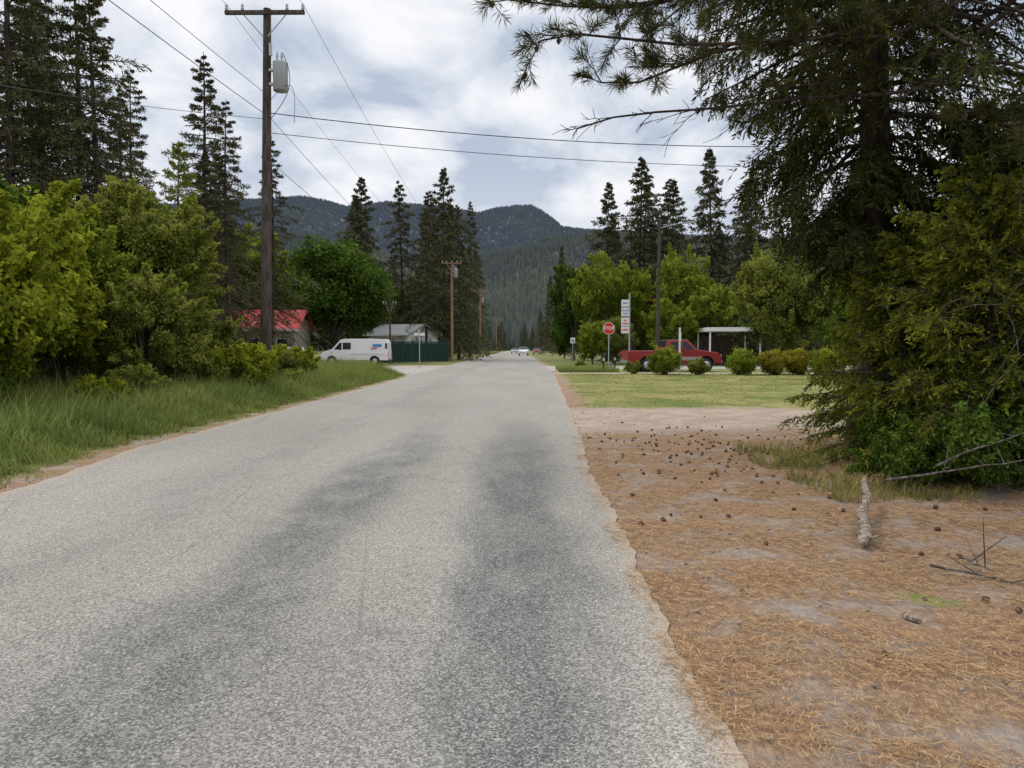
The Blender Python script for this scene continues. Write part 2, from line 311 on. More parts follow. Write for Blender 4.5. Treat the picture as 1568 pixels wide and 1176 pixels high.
def cones(mb,x,y,z,h,r,tint,mat=0):
    N=len(x); th=np.linspace(0,2*np.pi,5,endpoint=False)[None]+R.uniform(0,6,N)[:,None]
    rr=r[:,None]*R.uniform(0.7,1.2,(N,5)); ring=np.stack([x[:,None]+rr*np.cos(th),y[:,None]+rr*np.sin(th),np.broadcast_to(z[:,None],th.shape)],-1)
    ap=np.stack([x,y,z+h],-1)[:,None]; V=np.concatenate([ring,ap],1); k=np.arange(5)
    f=np.stack([k,(k+1)%5,np.full(5,5)],-1)[None]+np.arange(N)[:,None,None]*6
    mb.add(V.reshape(-1,3),f.reshape(-1,3),mat,np.repeat(tint,5))
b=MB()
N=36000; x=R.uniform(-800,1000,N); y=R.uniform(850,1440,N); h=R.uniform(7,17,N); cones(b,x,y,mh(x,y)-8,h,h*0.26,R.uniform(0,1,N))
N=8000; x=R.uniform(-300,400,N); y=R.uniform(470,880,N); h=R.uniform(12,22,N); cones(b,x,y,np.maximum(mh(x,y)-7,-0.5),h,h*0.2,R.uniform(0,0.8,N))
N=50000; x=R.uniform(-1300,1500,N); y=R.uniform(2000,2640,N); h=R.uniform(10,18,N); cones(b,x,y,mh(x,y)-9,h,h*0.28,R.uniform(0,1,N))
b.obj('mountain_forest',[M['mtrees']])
# ---------------------------------------------------------------- tree generators
def conifer(H,R0,z0,nb,ntw,nn,nl,nw,shape,tr,mat,seed,up=(-0.1,0.5),droop=0.35,sides=8,twigwood=False,bm='bark',hang=0.25,azskip=None,tw=0.38,jit=0.5,tt=0.0,top=0.25):
    global R; R=np.random.default_rng(seed); mb=MB()
    zs=np.linspace(0,H,14); wob=np.stack([0.02*H*0.3*np.sin(zs/H*5+seed),0.02*H*0.3*np.cos(zs/H*4+seed)],-1); wob[0]=0
    tube(mb,np.concatenate([wob,zs[:,None]],-1),np.maximum(tr*(1-zs/H*0.93),0.015)*np.where(zs<0.5,1.25,1),sides,1,0.5)
    u=(np.arange(nb)+R.uniform(0,1,nb))/nb; z=z0+(H-z0)*u*0.985; az=np.arange(nb)*2.4+R.uniform(-0.5,0.5,nb)
    lump=1+0.28*np.sin(az*2+z*0.55+seed)*np.cos(z*1.1)+0.0
    L=R0*shape(u)*R.uniform(0.5,1.2,nb)*lump
    if azskip is not None:
        k=azskip(az,z); az,z,L,u=az[k],z[k],L[k],u[k]; nb=len(z)
    bx=np.interp(z,zs,wob[:,0]); by=np.interp(z,zs,wob[:,1]); B=np.stack([bx,by,z],-1)
    H_=np.stack([np.cos(az),np.sin(az),az*0],-1); upv=up[0]+(up[1]-up[0])*u**1.3+R.normal(0,0.09,nb)
    dr=droop*(1-u*0.8)*R.uniform(0.6,1.3,nb)
    def pt(s):
        return B[:,None]+H_[:,None]*(L[:,None]*s)[...,None]+np.array([0,0,1.0])*(L[:,None]*(upv[:,None]*s-dr[:,None]*s**1.8+0.18*dr[:,None]*s**5))[...,None]
    S=np.linspace(0,1,6)[None].repeat(nb,0); PB=pt(S)
    for i in range(nb): tube(mb,PB[i],np.linspace(max(0.012,min(0.022*L[i],tr*0.35)),0.006,6),3 if sides<10 else 5,1,0.5,False)
    s=(np.arange(ntw)[None]+R.uniform(0,1,(nb,ntw)))/ntw; s=0.12+0.88*s**0.8
    TB=pt(s); TD=nrm(pt(s+0.03)-TB); side=np.stack([-H_[:,1],H_[:,0],H_[:,0]*0],-1)[:,None]*np.where(np.arange(ntw)%2,1,-1)[None,:,None]
    td=nrm(TD*0.7+side*R.uniform(0.3,1.1,(nb,ntw,1))+np.array([0,0,-1.0])*hang*R.uniform(0,1.6,(nb,ntw,1))+R.normal(0,0.15,(nb,ntw,3)))
    small=(top+(1-top)*np.clip((1-u)*3,0,1))[:,None]
    tl=(L[:,None]*tw*(1.08-s)+0.12*R0**0.5*small)*R.uniform(0.6,1.2,(nb,ntw))
    if twigwood: cards(mb,TB,td,tl,0.012,1,0.5)
    q=(np.arange(nn)[None,None]+R.uniform(0,1,(nb,ntw,nn)))/nn
    C=TB[:,:,None]+td[:,:,None]*(tl[:,:,None]*q)[...,None]+np.array([0,0,-1.0])*(tl[:,:,None]*q**2*hang*0.5)[...,None]
    D=td[:,:,None]*0.8+R.normal(0,jit,(nb,ntw,nn,3))
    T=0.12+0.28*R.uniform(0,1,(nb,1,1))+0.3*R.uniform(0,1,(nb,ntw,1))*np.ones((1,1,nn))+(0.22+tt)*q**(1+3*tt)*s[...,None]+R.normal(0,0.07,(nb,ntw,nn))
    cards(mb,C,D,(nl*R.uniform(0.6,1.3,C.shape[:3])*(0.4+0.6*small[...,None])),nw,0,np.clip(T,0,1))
    return mb.mesh('conifer',[M[mat],M[bm]])
def leafy(H,Rc,zb,lobes,cl,lv,ls,tr,mat,seed,cr=0.35,stems=1,bm='greybark',top=1.0,shell=0.6,lr=(0.24,0.46),shoots=0):
    global R; R=np.random.default_rng(seed); mb=MB(); zc=(H+zb)/2; hz=(H-zb)/2
    d=nrm(R.normal(size=(lobes,3))); rad=R.uniform(0.25,0.85,lobes)**0.6
    LC=np.stack([d[:,0]*Rc*rad*0.85,d[:,1]*Rc*rad*0.85,zc+d[:,2]*hz*rad*0.88],-1); LR=R.uniform(*lr,lobes)*min(Rc,hz*1.1)
    for i in range(max(stems,1)):
        o=np.array([R.normal(0,0.12*Rc),R.normal(0,0.12*Rc),0]) if stems>1 else np.zeros(3)
        e=np.array([o[0]*2,o[1]*2,H*0.8]); s=np.linspace(0,1,6)[:,None]; p=o*(1-s)+e*s+np.sin(s*4+i)*0.03*H*np.array([1,0.6,0])*s
        tube(mb,p,np.linspace(tr,tr*0.25,6),7,1)
    for k in range(lobes):
        st=np.array([0,0,zb*0.8+0.5*(LC[k,2]-zb)*R.uniform(0.2,0.8)]) if stems==1 else np.array([LC[k,0]*0.2,LC[k,1]*0.2,0.1])
        s=np.linspace(0,1,5)[:,None]; p=st*(1-s)+LC[k]*s+np.array([0,0,1.0])*np.sin(s*3.1)*0.05*H*R.uniform(-1,1)
        tube(mb,p,np.linspace(tr*0.4,tr*0.08,5),4,1,0.5,False)
    li=R.integers(0,lobes,cl); dd=nrm(R.normal(size=(cl,3))+np.array([0,0,0.35])); CC=LC[li]+dd*(LR[li]*R.uniform(shell,1.15,cl))[:,None]
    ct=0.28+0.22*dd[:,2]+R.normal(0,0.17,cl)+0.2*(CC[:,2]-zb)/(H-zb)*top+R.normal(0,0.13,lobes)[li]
    crr=np.full(cl,cr)*R.uniform(0.6,1.25,cl)
    if shoots:
        n_=7; k=R.integers(0,lobes,shoots); sd_=nrm(d[k]*np.array([0.8,0.8,0.4])+R.normal(0,0.35,(shoots,3))+np.array([0,0,0.75])); l=R.uniform(0.35,0.75,shoots)*Rc*0.55
        q=np.linspace(0.3,1,n_); S0=LC[k]+sd_*(LR[k]*0.6)[:,None]; SP=(S0[:,None]+sd_[:,None]*(l[:,None]*q)[...,None]).reshape(-1,3)
        CC=np.concatenate([CC,SP]); ct=np.concatenate([ct,np.repeat(0.5+R.normal(0,0.15,shoots),n_)+np.tile(q*0.2,shoots)]); crr=np.concatenate([crr,np.tile(cr*0.55*(1.15-q*0.7),shoots)])
        for i in range(shoots): tube(mb,np.array([LC[k[i]],S0[i]+sd_[i]*l[i]]),np.array([0.012,0.004])*H/4,3,1,0.5,False)
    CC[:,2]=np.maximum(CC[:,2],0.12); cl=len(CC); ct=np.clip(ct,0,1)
    P=CC[:,None]+nrm(R.normal(size=(cl,lv,3)))*(crr[:,None,None]*R.uniform(0.1,1,(cl,lv,1))**0.6); P[...,2]=np.maximum(P[...,2],0.05)
    D=(P-CC[:,None])+R.normal(0,cr*0.6,(cl,lv,3))+np.array([0,0,-0.1])
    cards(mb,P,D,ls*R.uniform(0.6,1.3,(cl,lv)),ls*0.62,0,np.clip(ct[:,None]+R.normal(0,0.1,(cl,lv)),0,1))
    return mb.mesh('leafy',[M[mat],M[bm]])
def recol(me,mat):
    m=me.copy(); m.materials[0]=M[mat]; return m
CV=[conifer(20,5.2,1.5,125,14,6,0.42,0.12,lambda u:(1-u)**0.95+0.02,0.24,'farfir',31,up=(-0.25,0.45),droop=0.5),
    conifer(20,4.6,2.0,115,13,6,0.40,0.11,lambda u:(1-u)**0.85*(0.7+0.3*np.sin(u*9)**2)+0.02,0.22,'farfir',32,up=(-0.35,0.4),droop=0.6),
    conifer(20,5.6,2.5,115,14,6,0.42,0.12,lambda u:(1-u)**1.0*(0.78+0.22*np.cos(u*13)**2)+0.02,0.26,'farfir',33,up=(-0.15,0.5),droop=0.5),
    conifer(20,4.0,4,80,13,6,0.40,0.10,lambda u:(1-u)**0.8*(0.55+0.45*np.abs(np.sin(u*11)))+0.02,0.2,'farfir',34,up=(-0.25,0.35),droop=0.6)]
fine=[conifer(24,6.4,1.8,135,20,9,0.30,0.075,lambda u:(1-u)**0.85*(0.65+0.35*np.sin(u*10+1)**2)+0.02,0.34,'farfir',41,up=(-0.3,0.45),droop=0.55),
      conifer(24,5.6,3.5,105,18,9,0.30,0.07,lambda u:(1-u)**0.75*(0.5+0.5*np.sin(u*8)**2)+0.03,0.28,'farfir',42,up=(-0.25,0.45),droop=0.55)]
rr=np.random.default_rng(5)
def putc(x,y,H,v,name='conifer_tree',w=1.0,fi=False):
    me=(fine if fi else CV)[v]; k=H/(24 if fi else 20); return place(me,name,(x,y,-0.1),rr.uniform(0,6.28),(k*w,k*w,k))
for x,y,H,v in [(-27,42,27,1),(-25.2,37,25,0),(-30.5,47,25.5,0),(-31.0,60,24,1),(-25.2,60,25.2,0),(-22.2,57,20.5,1),(-28,53,20,0),(-35,55,26,0),(-22.5,68,21,1),(-23.6,40,24.5,1),(-21.5,38,20.5,0),(-31,36,26,0),(-27.5,47,17,1),(-26.5,66,19,0)]:
    putc(x,y,H,v,'fir_tree',0.95,True)
for x,y,H,v,wd in [(-31,74,21,2,1),(-20,95,23.5,2,1),(-15.8,100,24,3,1.1),(-12.9,106,24,1,1.0),(-9.8,98,25.4,0,.9),(-8.6,106,22,1,0.9),(-11.6,93,19,3,1.1),(-9.8,150,31,1,.75),(-11.5,125,26,2,.9),(-24,110,24,2,1),(-11.5,200,28,0,.9),
    (11.4,96,23,2,.95),(14.6,91,24.8,0,1.05),(17.3,88,21.5,3,1.2),(21.6,85,24.3,0,1),(23.5,78,19,1,1.1),(20.2,99,24,2,1),(26,84,22,2,1),(9.6,170,25,2,.7),(9.5,230,24,0,.7),(8.2,150,17,1,.8),(29,80,24,0,1),(17,102,26,3,1.1),(13,104,20,1,1)]:
    putc(x,y,H,v,'conifer_tree',wd)
fo=empty('distant_forest')
for k in range(110):
    y=rr.uniform(120,420); sd_=-1 if rr.random()<0.5 else 1; x=sd_*(rr.uniform(0,1)**1.4*130+ (11 if sd_>0 else 15)); H=rr.uniform(11,23)
    place(CV[rr.integers(0,4)],'far_conifer',(x,y,-0.1),rr.uniform(0,6),(H/20,H/20,H/20),parent=fo)
for k in range(26):
    place(CV[rr.integers(0,3)],'far_conifer',(rr.uniform(-40,40),rr.uniform(425,470),-0.1),rr.uniform(0,6),rr.uniform(0.6,0.95),parent=fo)
for k in range(26):
    y=rr.uniform(66,110); x=rr.uniform(29,75) if k%2 else rr.uniform(-80,-40); H=rr.uniform(13,20)
    place(CV[rr.integers(0,4)],'far_conifer',(x,y,-0.1),rr.uniform(0,6),H/20,parent=fo)
LV=[leafy(10,4.6,0.8,46,800,30,0.26,0.22,'maple',51,0.5,lr=(0.16,0.34)),leafy(10,3.6,1.2,44,720,28,0.24,0.18,'maple',52,0.42,lr=(0.15,0.34),shoots=40),leafy(10,4.0,0.6,50,680,28,0.25,0.18,'maple',53,0.4,shell=0.4,lr=(0.14,0.3),shoots=50)]
LVm={('maple',i):LV[i] for i in range(3)}
def putl(x,y,H,Rc,v,mat,name):
    if (mat,v) not in LVm: LVm[(mat,v)]=recol(LV[v],mat)
    br=(4.6,3.6,4.0)[v]; return place(LVm[(mat,v)],name,(x,y,-0.1),rr.uniform(0,6.28),(Rc/br,Rc/br,H/10))
for a in [(-20.5,80,13.8,8.2,0,'maple','maple_tree'),(-30,82,16,7,2,'bright','birch_tree'),(-36,76,13.5,5,2,'willow','alder_tree'),(-16.2,110,13,4.4,1,'willow','alder_tree'),(-22,102,11,4,1,'bright','birch_tree'),
   (7.0,96,12.8,3.6,1,'maple','maple_tree'),(8.9,80,12.5,3.4,1,'bright','birch_tree'),(12.8,85,11.5,3.4,2,'bright','birch_tree'),(16.4,75,12.2,3.0,2,'bright','birch_tree'),(18.4,72,9,3.3,1,'bright','birch_tree'),
   (18.6,54,9.4,3.2,2,'willow','larch_tree'),(22.5,52,8.5,3.4,0,'willow','larch_tree'),(14.2,70,6.5,2.6,1,'bright','lilac_bush'),(15.7,79,8.5,2.2,1,'plum','plum_tree'),(7.2,73,4.6,2.0,2,'bright','lilac_bush'),(9.5,74,5,2.4,0,'willow','lilac_bush'),
   (6.8,112,7,2.6,2,'maple','maple_tree'),(22.5,66,8,3,0,'maple','maple_tree'),(25,46,8,3.5,0,'willow','alder_tree'),(28,50,9,4,1,'maple','maple_tree'),(-11.2,112,8,3,1,'willow','alder_tree'),
   (-31,46,9,4,2,'willow','alder_tree'),(-23.5,46,8.5,3.4,2,'willow','alder_tree'),(-26,50,9,3.8,1,'maple','alder_tree'),(-20.5,38,8.5,3.2,0,'maple','alder_tree'),(21,38,6,3,2,'willow','alder_tree'),(17,36,5,2.6,0,'maple','alder_tree'),(24,34,7,3,1,'willow','alder_tree')]: putl(*a)
# left shrubs (near)
sA=leafy(4.7,2.5,0.2,60,1250,36,0.12,0.045,'shrub',61,0.24,stems=6,shell=0.3,lr=(0.10,0.26),shoots=110)
sB=leafy(5.2,2.3,0.2,55,900,34,0.125,0.045,'shrub',62,0.24,stems=6,shell=0.3,lr=(0.10,0.24),shoots=90)
sW=leafy(7.2,2.2,0.3,75,1000,34,0.12,0.045,'willow',63,0.25,stems=8,shell=0.25,lr=(0.10,0.22),shoots=150)
sL=leafy(2.0,1.4,0.05,26,460,30,0.12,0.025,'shrub',64,0.2,stems=5,shell=0.3,lr=(0.12,0.3),shoots=50)
sBm=recol(sB,'maple'); sBw=recol(sB,'willow'); sLw=recol(sL,'willow')
for me,x,y,s,rz,n in [(sA,-10.9,14.4,1.08,0,'yellow_green_shrub'),(sA,-12.8,17.5,1.2,2,'yellow_green_shrub'),(recol(sB,'bright'),-12.4,20.5,1.05,1,'yellow_green_shrub'),(sBm,-14.6,22,1.2,3,'green_shrub'),(sBw,-10.4,20.5,0.72,4,'green_shrub'),
    (sW,-12.1,24.5,1.03,0,'willow_shrub'),(sW,-14.6,27,1.1,2,'willow_shrub'),(sW,-17.5,27,1.1,4,'willow_shrub'),(sBw,-13.6,30,0.8,5,'green_shrub'),(sBw,-18.5,34,1.3,1.9,'green_shrub'),(sBw,-12.0,27.5,0.7,2.2,'green_shrub'),
    (sL,-8.75,23.4,0.85,0,'low_shrub'),(sLw,-8.9,27,0.8,2.6,'low_shrub'),(sL,-9.6,31.0,0.85,1,'low_shrub'),(sL,-9.9,25.5,0.8,2,'low_shrub'),(sLw,-11.4,34.5,0.85,3,'low_shrub'),(sLw,-9.6,18.8,0.6,4,'low_shrub'),(sLw,-9.9,22.0,0.75,5,'low_shrub'),(sL,-13.5,38,0.9,2,'low_shrub'),(sL,-9.3,16.2,0.5,1,'low_shrub')]:
    place(me,n,(x,y,-0.1),rz,s)
yc=conifer(9.0,2.1,0.5,75,16,10,0.16,0.04,lambda u:(1-u)**0.8+0.03,0.1,'willow',65,up=(0.1,0.8),droop=0.3)
place(yc,'young_fir_tree',(-12.2,26.8,0),0,1)
rb=leafy(2.0,1.5,0.05,30,420,28,0.13,0.03,'bright',66,0.2,stems=5,lr=(0.15,0.35),shoots=30)
rg=leafy(1.6,0.85,0.02,22,320,28,0.10,0.03,'gold',67,0.15,stems=4,lr=(0.2,0.4))
rbw=recol(rb,'willow')
for me,x,y,s,n in [(rb,8.75,45,0.82,'round_bush'),(rbw,10.7,44.6,0.48,'round_bush'),(rbw,7.1,46.5,0.4,'round_bush'),(recol(rg,'bright'),13.3,44.5,1.1,'golden_bush'),(rg,15.0,44.5,1.05,'golden_bush'),(rg,16.6,45,1.1,'golden_bush'),(recol(rg,'shrub'),18,44,1.1,'golden_bush'),(rb,4.6,56,0.35,'round_bush'),(rg,20,43,1.3,'golden_bush')]:
    place(me,n,(x,y,-0.05),rr.uniform(0,6),s)
# ---------------------------------------------------------------- near right trees
def sk(az,z):
    f=(-np.sin(az))
    return ~((f>0.75)&(R.uniform(size=len(az))<0.4)&(z<8))
nf=conifer(14,3.0,3.1,225,30,20,0.125,0.027,lambda u:np.interp(u,[0,0.08,0.2,0.34,0.6,1],[0.36,0.5,0.72,0.98,0.95,0.1]),0.29,'fir',71,up=(-0.05,0.5),droop=0.62,sides=14,twigwood=True,hang=1.0,azskip=sk,tw=0.34,jit=0.42)
place(nf,'fir_tree',(5.15,11,0),0,1)
yg=conifer(3.6,1.5,0.15,130,22,20,0.08,0.022,lambda u:(1-u)**0.45*0.95+0.08,0.07,'firgreen',72,up=(0.0,0.7),droop=0.35,sides=8,twigwood=True,hang=0.45,tw=0.40,jit=0.4,tt=0.3)
yd=recol(yg,'fir')
for me,x,y,s,rz in [(yg,5.6,8.9,0.98,0.3),(yg,5.15,10.0,0.85,1.3),(yg,7.2,9.6,1.1,2.0),(yd,6.7,10.8,1.3,4.0),(yd,8.8,12,1.6,1.0),(yg,6.1,11.8,1.0,3.3),(yd,10.5,13,1.9,5.0)]:
    place(me,'young_fir_tree',(x,y,float(gz(x,y))-0.05),rz,s)
bs=leafy(0.95,0.9,0.02,26,360,30,0.055,0.012,'maple',73,0.12,stems=6,lr=(0.15,0.32),shoots=30)
for x,y,s,n in [(4.6,8.5,0.8,'low_shrub'),(5.2,7.8,0.95,'low_shrub'),(6.0,8.0,1.1,'low_shrub'),(5.0,9.3,0.9,'low_shrub')]: place(bs,n,(x,y,float(gz(x,y))-0.05),rr.uniform(0,6),s)
R=np.random.default_rng(81); mb=MB(); T0=np.array([7.3,9.6,0.0])
zs=np.linspace(0,18,12); tube(mb,np.stack([T0[0]+0.1*np.sin(zs/3),T0[1]+0*zs,zs],-1),0.30*(1-zs/18*0.85),14,1)
def branch(p0,p1,sag,r0,nsub,subl,needles=True,s0=0.35,up=0.15,dens=30):
    p0=np.array(p0,float);p1=np.array(p1,float);s=np.linspace(0,1,14); n=R.normal(0,1,(4,3)); Lb=np.linalg.norm(p1-p0)
    def c(s):
        s=np.asarray(s)[:,None]; return p0*(1-s)+p1*s+np.array([0,0,-1.0])*sag*np.sin(s*np.pi)+n[0]*0.02*Lb*np.sin(s*9)+n[1]*0.012*Lb*np.sin(s*17+1)*(1-s*0.5)
    tube(mb,c(s),np.linspace(r0,0.009,14),6,1,0.5)
    ss=np.linspace(s0,1,nsub); B=c(ss); Tn=nrm(c(ss+0.02)-B)
    tips=[]
    for i in range(nsub):
        for rep in range(2):
            d=nrm(Tn[i]*0.8+R.normal(0,0.5,3)*np.array([1,1,0.55])+np.array([0,0,up])); l=subl*R.uniform(0.35,1.1)*(1.15-0.5*ss[i])
            u=np.linspace(0,1,6)[:,None]; q=B[i]+d*l*u+np.array([0,0,1.0])*l*(R.uniform(-0.35,0.15)*u**2)+R.normal(0,0.03*l,(6,3))*u
            tube(mb,q,np.linspace(max(0.005,r0*0.22),0.0035,6),4,1,0.5,False)
            if needles:
                tips+= [(q[-1],nrm(q[-1]-q[-2])),(q[-1]-d*0.07,d),(q[3],d)]
            for z_ in range(2 if needles else 4):
                k=R.integers(1,5); d2=nrm(d+R.normal(0,0.6,3)); l2=l*R.uniform(0.25,0.6); q2=q[k]+d2*l2*u+np.array([0,0,-1.0])*l2*0.3*u**2*R.uniform(-1,1)
                tube(mb,q2,np.linspace(0.005,0.003,6),3,1,0.5,False)
                if needles: tips.append((q2[-1],d2))
    for p,d in tips:
        m=dens; D=d*0.75+R.normal(0,0.55,(m,3)); cards(mb,p+d*R.uniform(-0.09,0.02,(m,1)),D,R.uniform(0.09,0.18,m),0.0085,0,np.clip(R.uniform(0.05,0.75)+R.normal(0,0.12,m),0,1))
        if R.random()<0.09:
            th=np.linspace(0,1,5); tube(mb,p+d*(-0.1)+np.array([0,0,-1.0])*(th*0.07)[:,None],[0.008,0.024,0.027,0.018,0.005],6,2)
B0=lambda z:(T0[0]-0.2,T0[1],z)
for tip,z0,sag,nsub,sl_ in [((-0.15,8.1,5.35),6.9,0.25,15,0.75),((0.35,8.0,4.75),6.4,0.3,14,0.7),((0.9,8.3,4.6),6.3,0.1,12,0.7),((1.0,8.4,5.4),7.2,0.2,14,0.8),((1.7,8.8,5.0),6.8,0.2,12,0.8),((2.2,9.2,5.9),7.4,0.1,12,0.8),((1.2,9.3,6.4),8.0,0.1,14,0.8),((2.6,9.0,4.5),6.2,0.2,10,0.7),((0.2,8.6,6.1),7.6,0.2,14,0.8),((3.0,10,6.8),8.2,0.1,12,0.9),((2.2,8.2,5.6),7.0,0.1,12,0.8),((3.2,8.6,5.2),6.4,0.1,10,0.7)]:
    branch(B0(z0),tip,sag,0.042,nsub,sl_)
for tip,z0 in [((0.75,8.6,4.05),5.0),((4.2,8.0,4.4),4.9),((4.6,8.2,5.3),5.4),((4.0,9.0,6.1),6.2),((5.5,7.4,5.0),5.1),((5.2,7.6,3.8),4.2),((5.8,8.3,6.3),5.7),((6.3,7.6,4.3),4.4)]:
    branch(B0(z0),tip,R.uniform(-0.2,0.3),0.032,11,0.7,False,0.25,0.0)
for tip,z0 in [((4.4,7.6,3.95),4.6),((5.2,7.5,4.1),4.8),((5.6,7.2,5.6),6.0),((5.0,7.4,3.5),4.0)]: branch(B0(z0),tip,0.1,0.03,4,0.35,True,0.75)
mb.obj('pine_tree',[M['pine'],M['bark'],M['cone']])
mb=MB(); R=np.random.default_rng(83)
for k in range(170):
    p=np.array([R.uniform(5.3,8.2),R.uniform(7.9,9.2),R.uniform(0.9,3.6)]); d=nrm(R.normal(0,1,3)+np.array([-0.5,-0.6,-0.3])); l=R.uniform(0.4,1.1); u=np.linspace(0,1,7)[:,None]
    tube(mb,p+d*l*u+np.array([0,0,-1.0])*l*0.4*u**2+np.cumsum(R.normal(0,0.012,(7,3)),0),np.linspace(0.008,0.004,7),3,0,0.5,False)
mb.obj('dead_twigs',[M['greybark']])
# ---------------------------------------------------------------- grass
R=np.random.default_rng(91)
def grass(name,n,xr,yr,cond,h,wd,mat,lean=0.25,tb=0.5,pw=1.0):
    y=yr[0]+(yr[1]-yr[0])*R.uniform(0,1,n)**pw; x=R.uniform(*xr,n); k=cond(x,y); x,y=x[k],y[k]; n=len(x); mb=MB()
    cl=waves(x,y,1.7,8); hh=h(x,y)*R.uniform(0.45,1.35,n)*(1+0.3*cl); C=np.stack([x,y,gz(x,y)-0.01],-1)
    D=np.stack([R.normal(0,lean,n),R.normal(0,lean,n),np.ones(n)],-1); M1=C+nrm(D)*(hh*0.6)[:,None]; 
    a=R.uniform(0,6.28,n); S=np.stack([np.cos(a),np.sin(a),0*a],-1)*((wd+0.0005*y)[:,None])
    tip=M1+nrm(D*np.array([2.2,2.2,0.7]))*(hh*0.45)[:,None]
    V=np.stack([C-S/2,C+S/2,M1+S*0.4,M1-S*0.4,tip],1).reshape(-1,3); o=np.arange(n)[:,None]*5; ti=np.clip(tb+0.2*cl+0.12*waves(x,y,6,14)+R.normal(0,0.2,n),0,1)
    mb.add(V,o+np.array([[0,1,2,3]]),0,ti); base=mb.n-len(V); mb.f.append((o+np.array([[3,2,4]])+base,0,np.clip(ti+0.1,0,1),False)); mb.obj(name,[M[mat]])
dle=lambda x,y: ledge(y)-x
grass('tall_grass',125000,(-13,-6),(5,45),lambda x,y:(dle(x,y)>0.6+0.3*waves(x,y,1.5,2)),lambda x,y:np.interp(dle(x,y),[0.4,1.0,1.7,4],[0.08,0.24,0.64,0.80]),0.010,'grass',pw=1.3)
grass('verge_grass',42000,(-8.2,-5.8),(5,45),lambda x,y:(dle(x,y)>0.38+0.25*waves(x,y,1.1,4)),lambda x,y:0.07+0*x,0.006,'lawn',0.5,0.5,pw=1.5)
grass('lawn_grass',70000,(1.4,22),(19.5,47),lambda x,y:(x-redge(y)>0.5+0.3*waves(x,y,1.5,4))&(y>20.3+0.5*waves(x,y,2,6))&(waves(x,y,5,17)+R.normal(0,0.5,len(x))>-0.6),lambda x,y:0.035+0*x,0.008,'lawn',0.5,0.3)
grass('corner_grass',9000,(2.4,6.6),(49,56),lambda x,y:(x-redge(y)>0.5),lambda x,y:0.3+0*x,0.02,'grass',0.25,0.6)
grass('dry_grass',5000,(3.3,4.8),(7.6,11.5),lambda x,y:waves(x,y,0.9,7)>0.1,lambda x,y:0.22+0*x,0.004,'lawn',0.35,0.6)
grass('moss_sprouts',2500,(2.0,3.6),(3.6,6.8),lambda x,y:(0.36-np.sqrt(((x-2.75-0.5*(4.6-y))/0.4)**2+((y-4.6)/1.1)**2)+0.4*waves(x,y,0.5,3)>0.25)|(0.25-np.hypot((x-2.9)/.6,(y-6.3)/.5)>0),lambda x,y:0.03+0*x,0.004,'grass',0.6,0.4)
N=110000; y=1.8+11.5*R.uniform(0,1,N)**1.4; x=0.75+R.uniform(0,1,N)*(0.9+y*0.72); k=(waves(x,y,1.4,21)+R.normal(0,0.4,N)>-0.05)&(x-redge(y)>-0.10-0.12*R.uniform(0,1,N)); x,y=x[k],y[k]; n=len(x)
a=R.uniform(0,6.28,n); mb=MB(); cards(mb,np.stack([x,y,gz(x,y)+R.uniform(0.013,0.03,n)],-1),np.stack([np.cos(a),np.sin(a),R.normal(0,0.06,n)],-1),R.uniform(0.04,0.11,n),0.0024+0.0004*y,0,np.clip(R.normal(0.42,0.25,n),0,1),0.5,0.25)
mb.obj('pine_needle_litter',[M['needles']])
# pine cones
mb=MB(); N=230; r_=R.uniform(0,1,N)
y=np.where(r_<0.72,R.normal(11.2,2.0,N),R.uniform(3.4,14,N)); x=np.where(r_<0.72,R.normal(3.0,1.0,N),R.uniform(1.0,5.5,N)); k=(x>1.05)&(y>3.4)&(x<1.0+y*0.5); x,y=x[k],y[k]
for i in range(len(x)):
    a=R.uniform(0,6.28); d=np.array([math.cos(a),math.sin(a),R.normal(0,0.15)]); l=R.uniform(0.020,0.038); s=np.linspace(-1,1,9); z=float(gz(x[i],y[i]))+0.014
    rad=l*0.5*np.sqrt(np.clip(1.02-s**2,0.02,1))*np.where(np.arange(9)%2,1.35,0.65)*R.uniform(0.8,1.2,9); tube(mb,np.array([x[i],y[i],z])+d*(s*l*0.75)[:,None],rad,6,0)
mb.obj('pine_cones',[M['cone']])
mb=MB(); s=np.linspace(0,1,22); P=np.array([2.72,5.85,0.05])*(1-s[:,None])+np.array([3.55,7.6,0.28])*s[:,None]; P[:,0]+=0.02*np.sin(s*12); tube(mb,P,np.interp(s,[0,0.03,0.1,0.6,1],[0.02,0.04,0.055,0.042,0.02])*(1+0.18*np.sin(s*31)+R.normal(0,0.08,22)),9,0)
for q in (0.05,0.1,0.3,0.55,0.7): 
    p=P[int(q*21)]; tube(mb,p+np.array([0.10*(-1)**int(q*10),-0.08,0.06])*np.linspace(0,1,4)[:,None],[0.022,0.016,0.01,0.004],5,0)
mb.obj('fallen_branch',[M['log']])
mb=MB()
for k in range(22):
    y0=R.uniform(4.5,12); x0=R.uniform(0.6,1.0)*y0*0.6; a=R.uniform(0,3.14); l=R.uniform(0.08,0.25); u=np.linspace(-0.5,0.5,7); xx=x0+np.cos(a)*l*u+np.cumsum(R.normal(0,0.008,7)); yy=y0+np.sin(a)*l*u
    tube(mb,np.stack([xx,yy,gz(xx,yy)+0.02+R.uniform(0,0.02)],-1),np.linspace(0.004,0.002,7),4,0)
